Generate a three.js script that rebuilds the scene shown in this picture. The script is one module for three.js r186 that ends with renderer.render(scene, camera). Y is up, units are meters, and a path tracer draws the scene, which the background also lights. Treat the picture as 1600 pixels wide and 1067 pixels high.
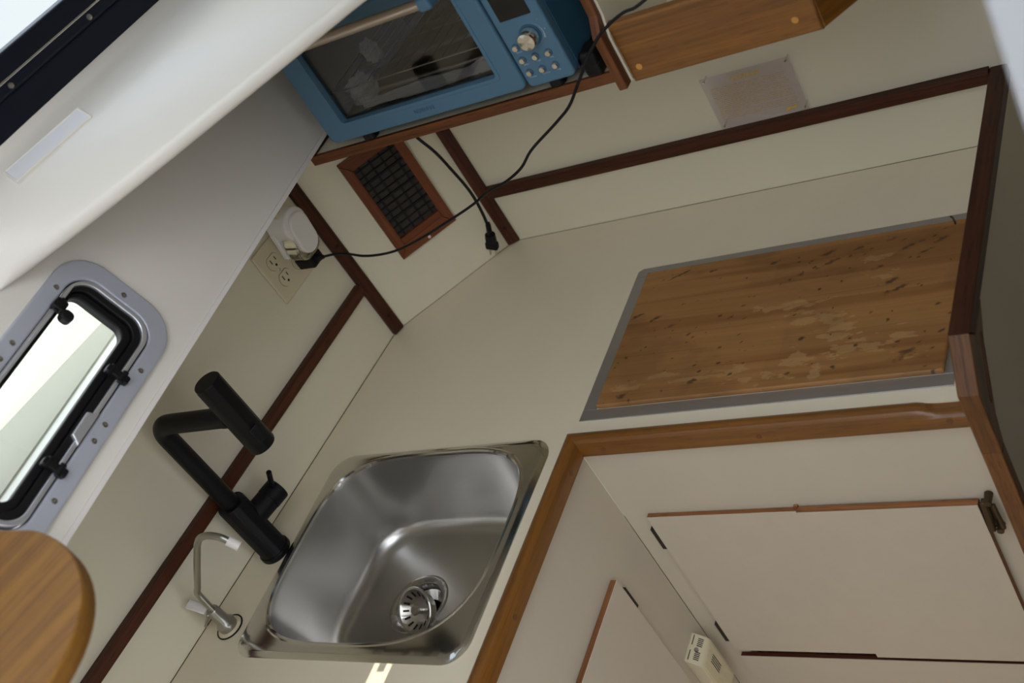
import * as THREE from 'three';
import { RoundedBoxGeometry } from 'three/addons/geometries/RoundedBoxGeometry.js';
import { mergeGeometries, toCreasedNormals } from 'three/addons/utils/BufferGeometryUtils.js';

// ---------------------------------------------------------------- camera, sky, sun, exposure
const scene = new THREE.Scene();
const camera = new THREE.PerspectiveCamera(31.277, 1600 / 1067, 0.05, 200);
camera.filmGauge = 36;
camera.position.set(1.6, 2.1, 1.71);
camera.quaternion.setFromRotationMatrix(new THREE.Matrix4().makeBasis(
  new THREE.Vector3(0.81283, -0.47764, -0.33342), new THREE.Vector3(0.11916, 0.69663, -0.70746), new THREE.Vector3(0.57018, 0.53531, 0.62316)));
camera.focus = 1.95;
camera.userData.fStop = 4.5;
const EXPOSURE = 3.2, SKY = 1.0, SUN = 1.3;

const renderer = new THREE.WebGLRenderer({ antialias: true });
renderer.toneMapping = THREE.LinearToneMapping;
renderer.toneMappingExposure = EXPOSURE;
renderer.shadowMap.enabled = true;

// seeded noise
function hash(x, y, s) { let h = (x * 374761393 + y * 668265263 + s * 1442695041) | 0; h = Math.imul(h ^ (h >>> 13), 1274126177); h ^= h >>> 16; return (h >>> 0) / 4294967296; }
function vnoise(x, y, s) {
  const xi = Math.floor(x), yi = Math.floor(y), fx = x - xi, fy = y - yi, u = fx * fx * (3 - 2 * fx), v = fy * fy * (3 - 2 * fy);
  return (hash(xi, yi, s) * (1 - u) + hash(xi + 1, yi, s) * u) * (1 - v) + (hash(xi, yi + 1, s) * (1 - u) + hash(xi + 1, yi + 1, s) * u) * v;
}
function fbm(x, y, s, o = 4) { let a = 0.5, r = 0, t = 0; for (let i = 0; i < o; i++) { r += a * vnoise(x, y, s + i); t += a; a *= 0.5; x *= 2; y *= 2; } return r / t; }
let seed = 7; const rnd = () => { seed = (Math.imul(seed, 1664525) + 1013904223) >>> 0; return seed / 4294967296; };
const clamp = (x, a = 0, b = 1) => Math.min(b, Math.max(a, x)), mix = (a, b, t) => a + (b - a) * t;
const smooth = (a, b, x) => { const t = clamp((x - a) / (b - a)); return t * t * (3 - 2 * t); };

{ // bright hazy sky with soft clouds
  const W = 512, H = 256, d = new Float32Array(W * H * 4);
  for (let j = 0; j < H; j++) for (let i = 0; i < W; i++) {
    const el = (j + 0.5) / H * Math.PI - Math.PI / 2, az = (i / W) * Math.PI * 2, k = Math.max(0, Math.sin(el));
    const c = smooth(0.45, 0.7, fbm(4 + Math.cos(az) * 3 * Math.cos(el), 4 + Math.sin(az) * 3 * Math.cos(el) + el * 2, 3, 5));
    let r = mix(0.93, 0.72, Math.pow(k, 0.6)), g = mix(0.96, 0.80, Math.pow(k, 0.6)), b = mix(1.0, 0.93, k);
    r = mix(r, 1.05, c * 0.7); g = mix(g, 1.05, c * 0.7); b = mix(b, 1.06, c * 0.7);
    if (el < 0) { const q = smooth(0, 0.15, -el); r = mix(r, 0.42, q); g = mix(g, 0.43, q); b = mix(b, 0.42, q); }
    d.set([r, g, b, 1], (j * W + i) * 4);
  }
  const t = new THREE.DataTexture(d, W, H, THREE.RGBAFormat, THREE.FloatType);
  t.mapping = THREE.EquirectangularReflectionMapping; t.magFilter = THREE.LinearFilter; t.needsUpdate = true;
  scene.background = t; scene.environment = t; scene.backgroundIntensity = SKY; scene.environmentIntensity = SKY;
}
const sun = new THREE.DirectionalLight(new THREE.Color().setRGB(1, 0.93, 0.82), SUN);
sun.position.set(1.1, 0.9 + 8, 1 + 0.18 * 8); sun.target.position.set(1.1, 0.9, 1); sun.shadow.radius = 0.3;
sun.castShadow = true; sun.shadow.mapSize.set(2048, 2048);
Object.assign(sun.shadow.camera, { left: -3, right: 3, top: 3, bottom: -3, near: 1, far: 20 });
scene.add(sun, sun.target);

// ---------------------------------------------------------------- helpers
const V = (x, y, z) => new THREE.Vector3(x, y, z);
const used = {};
const numbered = (n) => { used[n] = (used[n] ?? -1) + 1; return used[n] ? `${n}_${String(used[n]).padStart(3, '0')}` : n; };
function shade(o) { o.castShadow = o.receiveShadow = true; return o; }
function thing(name, label, category, pos = [0, 0, 0], group) {
  const o = new THREE.Group(); o.name = numbered(name); o.position.set(...pos); scene.add(o);
  o.userData = { label, category }; if (group) o.userData.group = group;
  return o;
}
function setting(name, pos = [0, 0, 0]) { const o = new THREE.Group(); o.name = name; o.position.set(...pos); o.userData = { kind: 'structure' }; scene.add(o); return o; }
const merged = (g) => {
  if (!Array.isArray(g)) return g;
  if (g.length === 1) return g[0];
  return mergeGeometries(g.map((x) => { const y = x.index ? x.toNonIndexed() : x; for (const k of Object.keys(y.attributes)) if (!['position', 'normal', 'uv'].includes(k)) y.deleteAttribute(k); return y; }));
};
// a named mesh; geometry given in world coordinates, moved to the parent's origin
function part(parent, name, geo, mat, label) {
  const g = merged(geo).clone(), m = shade(new THREE.Mesh(g, mat));
  let o = parent, own = false; const at = V(0, 0, 0); while (o && o !== scene) { own ||= o.userData.own; at.add(o.position); o = o.parent; }
  if (!own) g.translate(-at.x, -at.y, -at.z);
  m.name = name; if (label) m.userData.label = label;
  parent.add(m); return m;
}
function struct(name, geo, mat) { const m = shade(new THREE.Mesh(merged(geo), mat)); m.name = name; m.userData.kind = 'structure'; scene.add(m); return m; }
function single(name, geo, mat, label, category, group) { const t = thing(name, label, category, [0, 0, 0], group); scene.remove(t); const m = shade(new THREE.Mesh(merged(geo), mat)); m.name = t.name; m.userData = t.userData; scene.add(m); return m; }

// uv in metres with u along the grain
function woodUV(geo, grain) {
  const g = geo.index ? geo.toNonIndexed() : geo; const a = V(...grain).normalize(), p = g.attributes.position, n = g.attributes.normal, uv = new Float32Array(p.count * 2), ou = rnd() * 3, ov = rnd() * 3;
  const P = V(0, 0, 0), N = V(0, 0, 0), T = V(0, 0, 0);
  for (let i = 0; i < p.count; i++) {
    P.fromBufferAttribute(p, i); N.fromBufferAttribute(n, i);
    const ax = Math.abs(N.x), ay = Math.abs(N.y), az = Math.abs(N.z);
    N.set(0, 0, 0); if (ax >= ay && ax >= az) N.x = 1; else if (ay >= az) N.y = 1; else N.z = 1;
    if (Math.abs(N.dot(a)) > 0.8) { T.set(N.y + N.z, N.z, 0).normalize(); if (!T.lengthSq()) T.set(0, 1, 0); T.set(N.x ? 0 : 1, N.x ? 1 : 0, 0); uv[2 * i] = P.dot(T) * 0.25 + ou; uv[2 * i + 1] = P.dot(V(0, 0, 0).crossVectors(N, T)) + ov; continue; }
    T.crossVectors(N, a).normalize(); uv[2 * i] = P.dot(a) + ou; uv[2 * i + 1] = P.dot(T) + ov;
  }
  g.setAttribute('uv', new THREE.BufferAttribute(uv, 2)); return g;
}
function box(x0, x1, y0, y1, z0, z1, b = 0) {
  const g = b ? new RoundedBoxGeometry(x1 - x0, y1 - y0, z1 - z0, 2, b) : new THREE.BoxGeometry(x1 - x0, y1 - y0, z1 - z0);
  return g.translate((x0 + x1) / 2, (y0 + y1) / 2, (z0 + z1) / 2);
}
// a beam between two points: w across (side), h along up
function beam(a, b, w, h, bev = 0, up = V(0, 1, 0)) {
  const d = b.clone().sub(a), L = d.length(); d.normalize(); const s = V(0, 0, 0).crossVectors(up, d).normalize(), u = V(0, 0, 0).crossVectors(d, s);
  const g = bev ? new RoundedBoxGeometry(w, h, L, 2, bev) : new THREE.BoxGeometry(w, h, L);
  return g.applyMatrix4(new THREE.Matrix4().makeBasis(s, u, d).setPosition(a.clone().add(b).multiplyScalar(0.5)));
}
function cyl(a, b, r0, r1 = r0, seg = 32) {
  const d = b.clone().sub(a), L = d.length(); const g = new THREE.CylinderGeometry(r1, r0, L, seg);
  return g.applyQuaternion(new THREE.Quaternion().setFromUnitVectors(V(0, 1, 0), d.normalize())).translate((a.x + b.x) / 2, (a.y + b.y) / 2, (a.z + b.z) / 2);
}
function lathe(pts, at, axis = V(0, 1, 0), seg = 48) {
  return toCreasedNormals(new THREE.LatheGeometry(pts.map((p) => new THREE.Vector2(...p)), seg), 0.6).applyQuaternion(new THREE.Quaternion().setFromUnitVectors(V(0, 1, 0), axis.clone().normalize())).translate(at.x, at.y, at.z);
}
function tube(pts, r, seg = 120, closed = false, rs = 12) { return new THREE.TubeGeometry(new THREE.CatmullRomCurve3(pts, closed, 'centripetal'), seg, r, rs, closed); }
function rr(x0, y0, x1, y1, r, S = THREE.Shape) {
  const s = new S(); s.moveTo(x0 + r, y0); s.lineTo(x1 - r, y0); s.absarc(x1 - r, y0 + r, r, -Math.PI / 2, 0); s.lineTo(x1, y1 - r); s.absarc(x1 - r, y1 - r, r, 0, Math.PI / 2);
  s.lineTo(x0 + r, y1); s.absarc(x0 + r, y1 - r, r, Math.PI / 2, Math.PI); s.lineTo(x0, y0 + r); s.absarc(x0 + r, y0 + r, r, Math.PI, Math.PI * 1.5); return s;
}
function slab(shape, z0, z1, bev = 0, cs = 16) { // extrude in local xy from z0 to z1
  const g = new THREE.ExtrudeGeometry(shape, { depth: z1 - z0 - 2 * bev, bevelEnabled: bev > 0, bevelSize: bev, bevelThickness: bev, bevelOffset: -bev, bevelSegments: 3, curveSegments: cs });
  return g.translate(0, 0, z0 + bev);
}
const ring = (o, i, z0, z1, bev) => { const s = rr(...o); s.holes.push(rr(...i, THREE.Path)); return slab(s, z0, z1, bev, 20); };
const poly = (pts) => new THREE.Shape(pts.map((p) => new THREE.Vector2(...p)));
// a shape in plan (x, z) with a thickness in y
function plan(shape, y0, y1, bev = 0) { return slab(shape, 0, y1 - y0, bev).applyMatrix4(new THREE.Matrix4().makeBasis(V(1, 0, 0), V(0, 0, 1), V(0, -1, 0))).translate(0, y1, 0); }

// ---------------------------------------------------------------- materials
const toS = (x) => Math.round(255 * clamp(x <= 0.0031308 ? 12.92 * x : 1.055 * Math.pow(x, 1 / 2.4) - 0.055));
function tex(W, H, f, rx, ry, srgb = true, wrap = THREE.MirroredRepeatWrapping) {
  const d = new Uint8Array(W * H * 4);
  for (let j = 0; j < H; j++) for (let i = 0; i < W; i++) { const c = f(i / W, j / H); const o = (j * W + i) * 4; for (let k = 0; k < 3; k++) d[o + k] = srgb ? toS(c[k]) : Math.round(255 * clamp(c[k])); d[o + 3] = c[3] === undefined ? 255 : Math.round(255 * clamp(c[3])); }
  const t = new THREE.DataTexture(d, W, H); t.wrapS = t.wrapT = wrap; t.magFilter = THREE.LinearFilter; t.minFilter = THREE.LinearMipmapLinearFilter; t.generateMipmaps = true;
  if (srgb) t.colorSpace = THREE.SRGBColorSpace; t.repeat.set(1 / rx, 1 / ry); t.needsUpdate = true; return t;
}
function wood(dark, light, s, opt = {}) { // one metre along the grain, 0.4 across
  const { rough = 0.4, coat = 0.5, pore = 0.35, stripe = 1, spec = 1 } = opt;
  const map = tex(1024, 512, (u, v) => {
    const w = v * 0.4 + 0.012 * (fbm(u * 3, v * 5, s + 40, 3) - 0.5);
    let k = 0.5 * fbm(u * 2.2, w * 70 * stripe, s, 4) + 0.35 * fbm(u * 6, w * 260, s + 9, 3) + 0.15 * fbm(u * 1.5, w * 12, s + 20, 2);
    k = smooth(0.25, 0.75, k);
    const p = smooth(0.62, 0.85, vnoise(u * 45, w * 900, s + 31)) * pore * (0.5 + fbm(u * 4, w * 30, s + 60, 2));
    return [0, 1, 2].map((i) => mix(dark[i], light[i], k) * (1 - p));
  }, 1, 0.4);
  return new THREE.MeshPhysicalMaterial({ map, roughness: rough, specularIntensity: spec, clearcoat: coat, clearcoatRoughness: 0.25 });
}
const lin = (r, g, b) => new THREE.Color().setRGB(r, g, b);
const plainMap = (s, amp) => tex(256, 256, (u, v) => { const k = 1 - amp * (fbm(u * 6, v * 6, s, 4)); return [k, k, k]; }, 0.6, 0.6);
const speck = plainMap(5, 0.05);
const grainBump = tex(256, 256, (u, v) => { const k = vnoise(u * 120, v * 120, 71); return [k, k, k]; }, 0.12, 0.12, false);
const M = {
  laminate: new THREE.MeshPhysicalMaterial({ color: lin(0.77, 0.715, 0.55), map: speck, roughness: 0.42, bumpMap: grainBump, bumpScale: 0.00004 }),
  counter: new THREE.MeshPhysicalMaterial({ color: lin(0.84, 0.76, 0.585), map: speck, roughness: 0.4, bumpMap: grainBump, bumpScale: 0.00004 }),
  door: new THREE.MeshPhysicalMaterial({ color: lin(0.62, 0.555, 0.44), map: speck, roughness: 0.4 }),
  gel: new THREE.MeshPhysicalMaterial({ color: lin(0.80, 0.775, 0.71), map: plainMap(8, 0.04), roughness: 0.35, clearcoat: 0.3, clearcoatRoughness: 0.2 }),
  paint: new THREE.MeshPhysicalMaterial({ color: lin(0.77, 0.735, 0.66), map: plainMap(9, 0.04), roughness: 0.55 }),
  greyPaint: new THREE.MeshPhysicalMaterial({ color: lin(0.40, 0.42, 0.46), map: plainMap(19, 0.04), roughness: 0.5 }),
  joint: new THREE.MeshStandardMaterial({ color: lin(0.09, 0.06, 0.035), roughness: 0.9 }),
  teak: wood([0.15, 0.055, 0.006], [0.27, 0.104, 0.012], 11, { coat: 0.4, rough: 0.4, pore: 0.22 }),
  teakPlain: wood([0.19, 0.077, 0.006], [0.29, 0.128, 0.012], 23, { coat: 0, rough: 0.65, pore: 0.2 }),
  sole: wood([0.17, 0.125, 0.08], [0.27, 0.20, 0.135], 29, { coat: 0.1, rough: 0.5 }),
  shelfWood: wood([0.085, 0.026, 0.007], [0.18, 0.062, 0.018], 37, { coat: 0.08, rough: 0.5, spec: 0.6 }),
  ventWood: wood([0.12, 0.033, 0.010], [0.21, 0.060, 0.019], 43, { coat: 0.08, rough: 0.5, pore: 0.2, spec: 0.6 }),
  dark: wood([0.040, 0.011, 0.004], [0.095, 0.027, 0.010], 51, { coat: 0.06, rough: 0.5, spec: 0.5 }),
  cap: wood([0.035, 0.012, 0.006], [0.085, 0.027, 0.012], 61, { coat: 0.05, rough: 0.5, spec: 0.5 }),
  rail: wood([0.075, 0.026, 0.007], [0.19, 0.072, 0.014], 66, { coat: 0.2, rough: 0.42, spec: 0.7 }),
  edge: wood([0.18, 0.065, 0.018], [0.32, 0.128, 0.042], 71, { coat: 0, rough: 0.6 }),
  bungDark: new THREE.MeshPhysicalMaterial({ color: lin(0.022, 0.008, 0.004), specularIntensity: 0.4, roughness: 0.5 }),
  bungRed: new THREE.MeshPhysicalMaterial({ color: lin(0.13, 0.042, 0.009), roughness: 0.45, clearcoat: 0.4 }),
  bungLight: new THREE.MeshPhysicalMaterial({ color: lin(0.56, 0.26, 0.05), roughness: 0.45, clearcoat: 0.4 }),
  black: new THREE.MeshPhysicalMaterial({ color: lin(0.005, 0.005, 0.0055), roughness: 0.5, specularIntensity: 0.5 }),
  matteBlack: new THREE.MeshPhysicalMaterial({ color: lin(0.004, 0.0042, 0.005), roughness: 0.42, specularIntensity: 0.42, bumpMap: grainBump, bumpScale: 0.00005 }),
  rubber: new THREE.MeshPhysicalMaterial({ color: lin(0.006, 0.006, 0.0065), roughness: 0.5, specularIntensity: 0.5 }),
  navy: new THREE.MeshPhysicalMaterial({ color: lin(0.006, 0.008, 0.015), roughness: 0.4, specularIntensity: 0.5 }),
  gap: new THREE.MeshStandardMaterial({ color: lin(0.01, 0.01, 0.01), roughness: 0.9 }),
  alu: new THREE.MeshPhysicalMaterial({ color: lin(0.62, 0.65, 0.74), roughness: 0.5, metalness: 0.6 }),
  aluBright: new THREE.MeshPhysicalMaterial({ color: lin(0.75, 0.77, 0.82), roughness: 0.35, metalness: 0.8 }),
  chrome: new THREE.MeshPhysicalMaterial({ color: lin(0.78, 0.77, 0.74), roughness: 0.14, metalness: 1 }),
  nickel: new THREE.MeshPhysicalMaterial({ color: lin(0.42, 0.41, 0.37), roughness: 0.33, metalness: 1 }),
  bronze: new THREE.MeshPhysicalMaterial({ color: lin(0.07, 0.045, 0.022), roughness: 0.45, metalness: 0.6 }),
  hinge: new THREE.MeshPhysicalMaterial({ color: lin(0.022, 0.016, 0.011), roughness: 0.6 }),
  joint2: new THREE.MeshStandardMaterial({ color: lin(0.30, 0.25, 0.17), roughness: 0.9 }),
  white: new THREE.MeshPhysicalMaterial({ color: lin(0.78, 0.75, 0.71), roughness: 0.4 }),
  ivory: new THREE.MeshPhysicalMaterial({ color: lin(0.68, 0.60, 0.40), roughness: 0.4 }),
  ivorySoft: new THREE.MeshPhysicalMaterial({ color: lin(0.70, 0.63, 0.44), roughness: 0.5 }),
  blue: new THREE.MeshPhysicalMaterial({ color: lin(0.066, 0.150, 0.225), roughness: 0.5 }),
  blueDark: new THREE.MeshPhysicalMaterial({ color: lin(0.02, 0.085, 0.145), roughness: 0.6 }),
  liner: new THREE.MeshPhysicalMaterial({ color: lin(0.24, 0.22, 0.19), roughness: 0.42, metalness: 0.5 }),
  steelRod: new THREE.MeshPhysicalMaterial({ color: lin(0.55, 0.54, 0.50), roughness: 0.3, metalness: 1 }),
  champagne: new THREE.MeshPhysicalMaterial({ color: lin(0.62, 0.53, 0.43), roughness: 0.36, metalness: 1 }),
  glass: new THREE.MeshPhysicalMaterial({ color: lin(0.9, 0.94, 0.94), transmission: 1, roughness: 0.0, ior: 1.5, thickness: 0 }),
  windowTint: new THREE.MeshPhysicalMaterial({ color: lin(0.80, 0.83, 0.85), transmission: 1, roughness: 0.0, ior: 1.5, thickness: 0 }),
  tint: new THREE.MeshPhysicalMaterial({ color: lin(0.9, 0.92, 0.9), transmission: 1, roughness: 0.0, ior: 1.5, thickness: 0 }),
  ovenGlass: new THREE.MeshPhysicalMaterial({ color: lin(0.8, 0.8, 0.78), transmission: 1, roughness: 0.0, ior: 1.5, thickness: 0 }),
  acrylic: new THREE.MeshPhysicalMaterial({ color: lin(0.92, 0.91, 0.95), transmission: 1, roughness: 0.03, ior: 1.49, thickness: 0 }),
  bottle: new THREE.MeshPhysicalMaterial({ color: lin(0.96, 0.97, 0.92), transmission: 1, roughness: 0.02, ior: 1.42, thickness: 0.03, attenuationColor: lin(0.93, 0.94, 0.86), attenuationDistance: 0.1 }),
  film: new THREE.MeshPhysicalMaterial({ color: lin(0.85, 0.85, 0.88), transmission: 0.82, roughness: 0.25, ior: 1.5, thickness: 0, side: THREE.DoubleSide }),
  lens: new THREE.MeshPhysicalMaterial({ color: lin(0.76, 0.77, 0.80), roughness: 0.55 }),
  nonskid: new THREE.MeshStandardMaterial({ color: lin(0.47, 0.47, 0.40), roughness: 0.8 }),
  deckWhite: new THREE.MeshStandardMaterial({ color: lin(0.82, 0.83, 0.80), roughness: 0.5 }),
};
{ // stainless steel
  M.rim = new THREE.MeshPhysicalMaterial({ color: lin(0.66, 0.645, 0.61), roughness: 0.13, metalness: 1 });
  M.bowl = new THREE.MeshPhysicalMaterial({ color: lin(0.60, 0.59, 0.57), roughness: 0.29, metalness: 1 });
  M.frame = new THREE.MeshPhysicalMaterial({ color: lin(0.50, 0.50, 0.52), roughness: 0.42, metalness: 0.9 });
}
{ // the board: pine strips, grain, worn pale patches, dark cuts and stains
  const spots = [[0.03, 0.64, 0.02, 0.012], [0.1, 0.6, 0.03, 0.016], [0.16, 0.52, 0.02, 0.02], [0.36, 0.53, 0.012, 0.012], [0.61, 0.9, 0.03, 0.014], [0.63, 0.83, 0.05, 0.015], [0.7, 0.9, 0.035, 0.012], [0.8, 0.93, 0.025, 0.014], [0.86, 0.86, 0.03, 0.015], [0.9, 0.8, 0.02, 0.012], [0.94, 0.87, 0.02, 0.015],
    [0.82, 0.62, 0.03, 0.02], [0.84, 0.56, 0.04, 0.02], [0.9, 0.12, 0.035, 0.04], [0.71, 0.09, 0.01, 0.02], [0.3, 0.1, 0.015, 0.015], [0.08, 0.05, 0.02, 0.02], [0.24, 0.38, 0.01, 0.01], [0.55, 0.78, 0.015, 0.02], [0.45, 0.9, 0.02, 0.015], [0.78, 0.74, 0.02, 0.012], [0.96, 0.42, 0.01, 0.01], [0.4, 0.2, 0.012, 0.01], [0.6, 0.3, 0.012, 0.012], [0.13, 0.93, 0.05, 0.01]];
  for (let i = 0; i < 130; i++) spots.push([rnd(), rnd(), 0.003 + rnd() * 0.007, 0.003 + rnd() * 0.008]);
  const pale = [[0.62, 0.42, 0.07, 0.05], [0.7, 0.34, 0.05, 0.1], [0.58, 0.48, 0.05, 0.03], [0.75, 0.2, 0.09, 0.05], [0.6, 0.15, 0.05, 0.09], [0.52, 0.1, 0.03, 0.07], [0.86, 0.25, 0.05, 0.06], [0.3, 0.12, 0.12, 0.025], [0.18, 0.16, 0.08, 0.03], [0.42, 0.14, 0.06, 0.03], [0.1, 0.1, 0.06, 0.03], [0.8, 0.66, 0.05, 0.04], [0.76, 0.8, 0.05, 0.03], [0.45, 0.07, 0.06, 0.02], [0.93, 0.1, 0.03, 0.03], [0.66, 0.06, 0.02, 0.06], [0.55, 0.55, 0.1, 0.03]];
  M.board = new THREE.MeshPhysicalMaterial({ roughness: 0.55, clearcoat: 0.08, clearcoatRoughness: 0.5, map: tex(1400, 800, (u, v) => {
    const x = u * 0.556, y = v * 0.325, strip = Math.floor(v * 5.2 + 0.15 * fbm(u * 2, v * 2, 5, 2)), br = 0.93 + 0.13 * hash(strip, u > 0.36 + 0.2 * hash(strip, 1, 4) ? 1 : 0, 12);
    const wob = 0.014 * (fbm(x * 4, y * 6, 88, 3) - 0.5), g = fbm(x * 5, (y + wob) * 120, 81, 4), ringl = smooth(0.72, 0.92, fbm(x * 1.6 + 3, (y + wob) * 46, 82, 2) * 1.25);
    let c = [mix(0.29, 0.41, g) * br, mix(0.135, 0.205, g) * br, mix(0.038, 0.066, g) * br];
    const line = smooth(0.012, 0, Math.abs(((v * 7.3 + 0.25 * fbm(u * 1.5, v, 17, 2)) % 1) - 0.5)) * 0.45;
    c = c.map((q, i) => q * (1 - (0.2 + 0.07 * i) * ringl) * (1 - line));
    let p = 0; for (const [a, b, sx, sy] of pale) { const e = Math.hypot((u - a) / sx, (v - b) / sy); p = Math.max(p, smooth(1.05, 0.6, e + 3.6 * (fbm(u * 30, v * 44, 33, 6) - 0.42))); }
    c = [mix(c[0], 0.55, p * 0.42), mix(c[1], 0.35, p * 0.42), mix(c[2], 0.15, p * 0.42)];
    let k = 0; for (const [a, b, sx, sy] of spots) { if (Math.abs(u - a) > 0.1 || Math.abs(v - b) > 0.12) continue; const dx = (u - a), dy = (v - b) * 0.58, ca = 0.9, sa = 0.43, e = Math.hypot((dx * ca + dy * sa) / sx, (-dx * sa + dy * ca) / (sy * 0.5)); k = Math.max(k, smooth(1.2, 0.2, e + 2.2 * (fbm(u * 70, v * 60, 44, 4) - 0.45))); }
    const dirt = smooth(0.5, 0.75, fbm(u * 5, v * 5, 66, 5)) * 0.28;
    return [mix(c[0], 0.06, k * 0.85) * (1 - dirt), mix(c[1], 0.025, k * 0.85) * (1 - dirt), mix(c[2], 0.012, k * 0.85) * (1 - dirt)];
  }, 1, 1, true, THREE.ClampToEdgeWrapping) });
}
function canvasDecal(W, H, draw, opt = {}) {
  const c = document.createElement('canvas'); c.width = W; c.height = H; const x = c.getContext('2d'); x.clearRect(0, 0, W, H); draw(x);
  const t = new THREE.CanvasTexture(c); t.colorSpace = THREE.SRGBColorSpace; t.magFilter = THREE.LinearFilter;
  return new THREE.MeshStandardMaterial({ map: t, transparent: true, roughness: 0.6, ...opt });
}

// ---------------------------------------------------------------- the room
const wallX = (z) => -0.0016 - 0.0867 * (z - 0.227);           // the lower left wall, in plan
const sideX = (z, y) => 0.2316 + 0.078 * (z - 0.403) - 0.305 * (y - 1.4); // the cabin side above it
const winX = (z) => 0.25 - 0.226 * (z - 0.45);                  // the big window's plane
const LW = V(-0.0864, 0, 0.9963), LN = V(0.9963, 0, 0.0864);      // along and out of the left wall
const DN = V(0.7503, 0, 0.6611), DW = V(0.6611, 0, -0.7503);      // out of and along the corner panel

struct('floor', woodUV(box(-0.15, 3.3, -0.05, 0, -0.1, 2.8), [0, 0, 1]), M.sole);
{ // roof with two open hatches and a small vent
  const s = poly([[winX(-0.1) - 0.06, -0.1], [3.3, -0.1], [3.3, 2.72], [winX(2.72) - 0.06, 2.72]]);
  s.holes.push(rr(0.6, 1.08, 1.6, 2.5, 0.05, THREE.Path));
  s.holes.push(rr(1.68, 1.56, 2.7, 2.5, 0.05, THREE.Path));
  s.holes.push(new THREE.Path(poly([[0.350, 1.278], [0.360, 1.278], [0.360, 1.292], [0.374, 1.292], [0.374, 1.278], [0.384, 1.278], [0.384, 1.345], [0.350, 1.345]]).getPoints()));
  struct('ceiling', plan(s, 2.5, 2.52), M.paint);
}
struct('wall_back', box(-0.25, 2.0, 0, 2.5, -0.04, 0), M.laminate);
struct('wall_left', beam(V(wallX(0.05) - 0.02, 0.695, 0.05), V(wallX(2.6) - 0.02, 0.695, 2.6), 0.04, 1.40), M.laminate);
struct('wall_corner', (() => { const a = V(0, 0, 0.227), b = V(0.2, 0, 0), o = DN.clone().multiplyScalar(-0.009), e = DW.clone().multiplyScalar(0.03); a.sub(e).add(o); b.add(e).add(o); a.y = b.y = 1.19; return beam(a, b, 0.018, 0.62); })(), M.laminate);
struct('wall_right', woodUV(box(1.95, 2.0, 0, 2.5, 0, 1.06), [0, 1, 0]), M.dark);
struct('wall_fore', box(1.4545, 3.25, 0, 2.5, 1.05, 1.09, 0.004), M.greyPaint);
{ // right side of the wheelhouse
  const s = poly([[1.09, 0], [2.64, 0], [2.64, 2.5], [1.09, 2.5]]); s.holes.push(rr(1.14, 0.95, 2.56, 2.35, 0.06, THREE.Path));
  struct('wall_starboard', slab(s, 0, 0.05).applyMatrix4(new THREE.Matrix4().makeBasis(V(0, 0, 1), V(0, 1, 0), V(-1, 0, 0))).translate(3.25, 0, 0), M.gel);
}
{ // aft wall with the companionway
  const s = poly([[-0.25, 0], [3.25, 0], [3.25, 2.5], [-0.25, 2.5]]);
  s.holes.push(new THREE.Path(poly([[0.75, 1.4], [1.5, 1.4], [1.5, 1.85], [0.75, 1.85]]).getPoints()));
  struct('wall_aft', slab(s, 2.6, 2.63), M.gel);
}
{ // left side above the window sill: the wall round the big window
  const bas = new THREE.Matrix4().makeBasis(V(-0.2204, 0, 0.9754), V(0, 1, 0), V(-0.9754, 0, -0.2204)).setPosition(winX(0.45), 0, 0.45);
  const s = poly([[-0.5, 1.7], [2.24, 1.7], [2.24, 2.5], [-0.5, 2.5]]); s.holes.push(rr(-0.3, 1.79, 1.15, 2.32, 0.05, THREE.Path));
  struct('wall_left_upper', slab(s, 0.012, 0.045).applyMatrix4(bas), M.gel);
  const w = setting('window_1'); w.userData.own = true; w.applyMatrix4(bas); // local: x along, y up, z outboard
  part(w, 'window_frame', ring([-0.36, 1.742, 1.21, 2.38, 0.07], [-0.32, 1.785, 1.17, 2.347, 0.05], -0.006, 0.012, 0.004), M.navy);
  part(w, 'clamp_bead', [[-0.315, 1.802, 1.165, 1.802], [-0.315, 2.3388, 1.165, 2.3388], [-0.315, 1.802, -0.315, 2.3388], [1.165, 1.802, 1.165, 2.3388]].map(([a, b, c, d]) => cyl(V(a, b, -0.0075), V(c, d, -0.0075), 0.0018, 0.0018, 12)), M.chrome);
  part(w, 'inner_frame', [ring([-0.322, 1.784, 1.172, 2.348, 0.055], [-0.285, 1.831, 1.135, 2.318, 0.04], -0.008, 0.02, 0.005)], M.navy);
  part(w, 'pane', slab(rr(-0.3, 1.80, 1.15, 2.33, 0.04), 0.010, 0.012), M.windowTint);
  for (let i = -2; i < 8; i++) part(w, 'screw', lathe([[0, 0.0034], [0.0016, 0.003], [0.0036, 0.0022], [0.0045, 0]], V(0.255 + i * 0.152, 1.793, -0.0075), V(0, 0, -1), 20), M.nickel);
}
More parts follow.
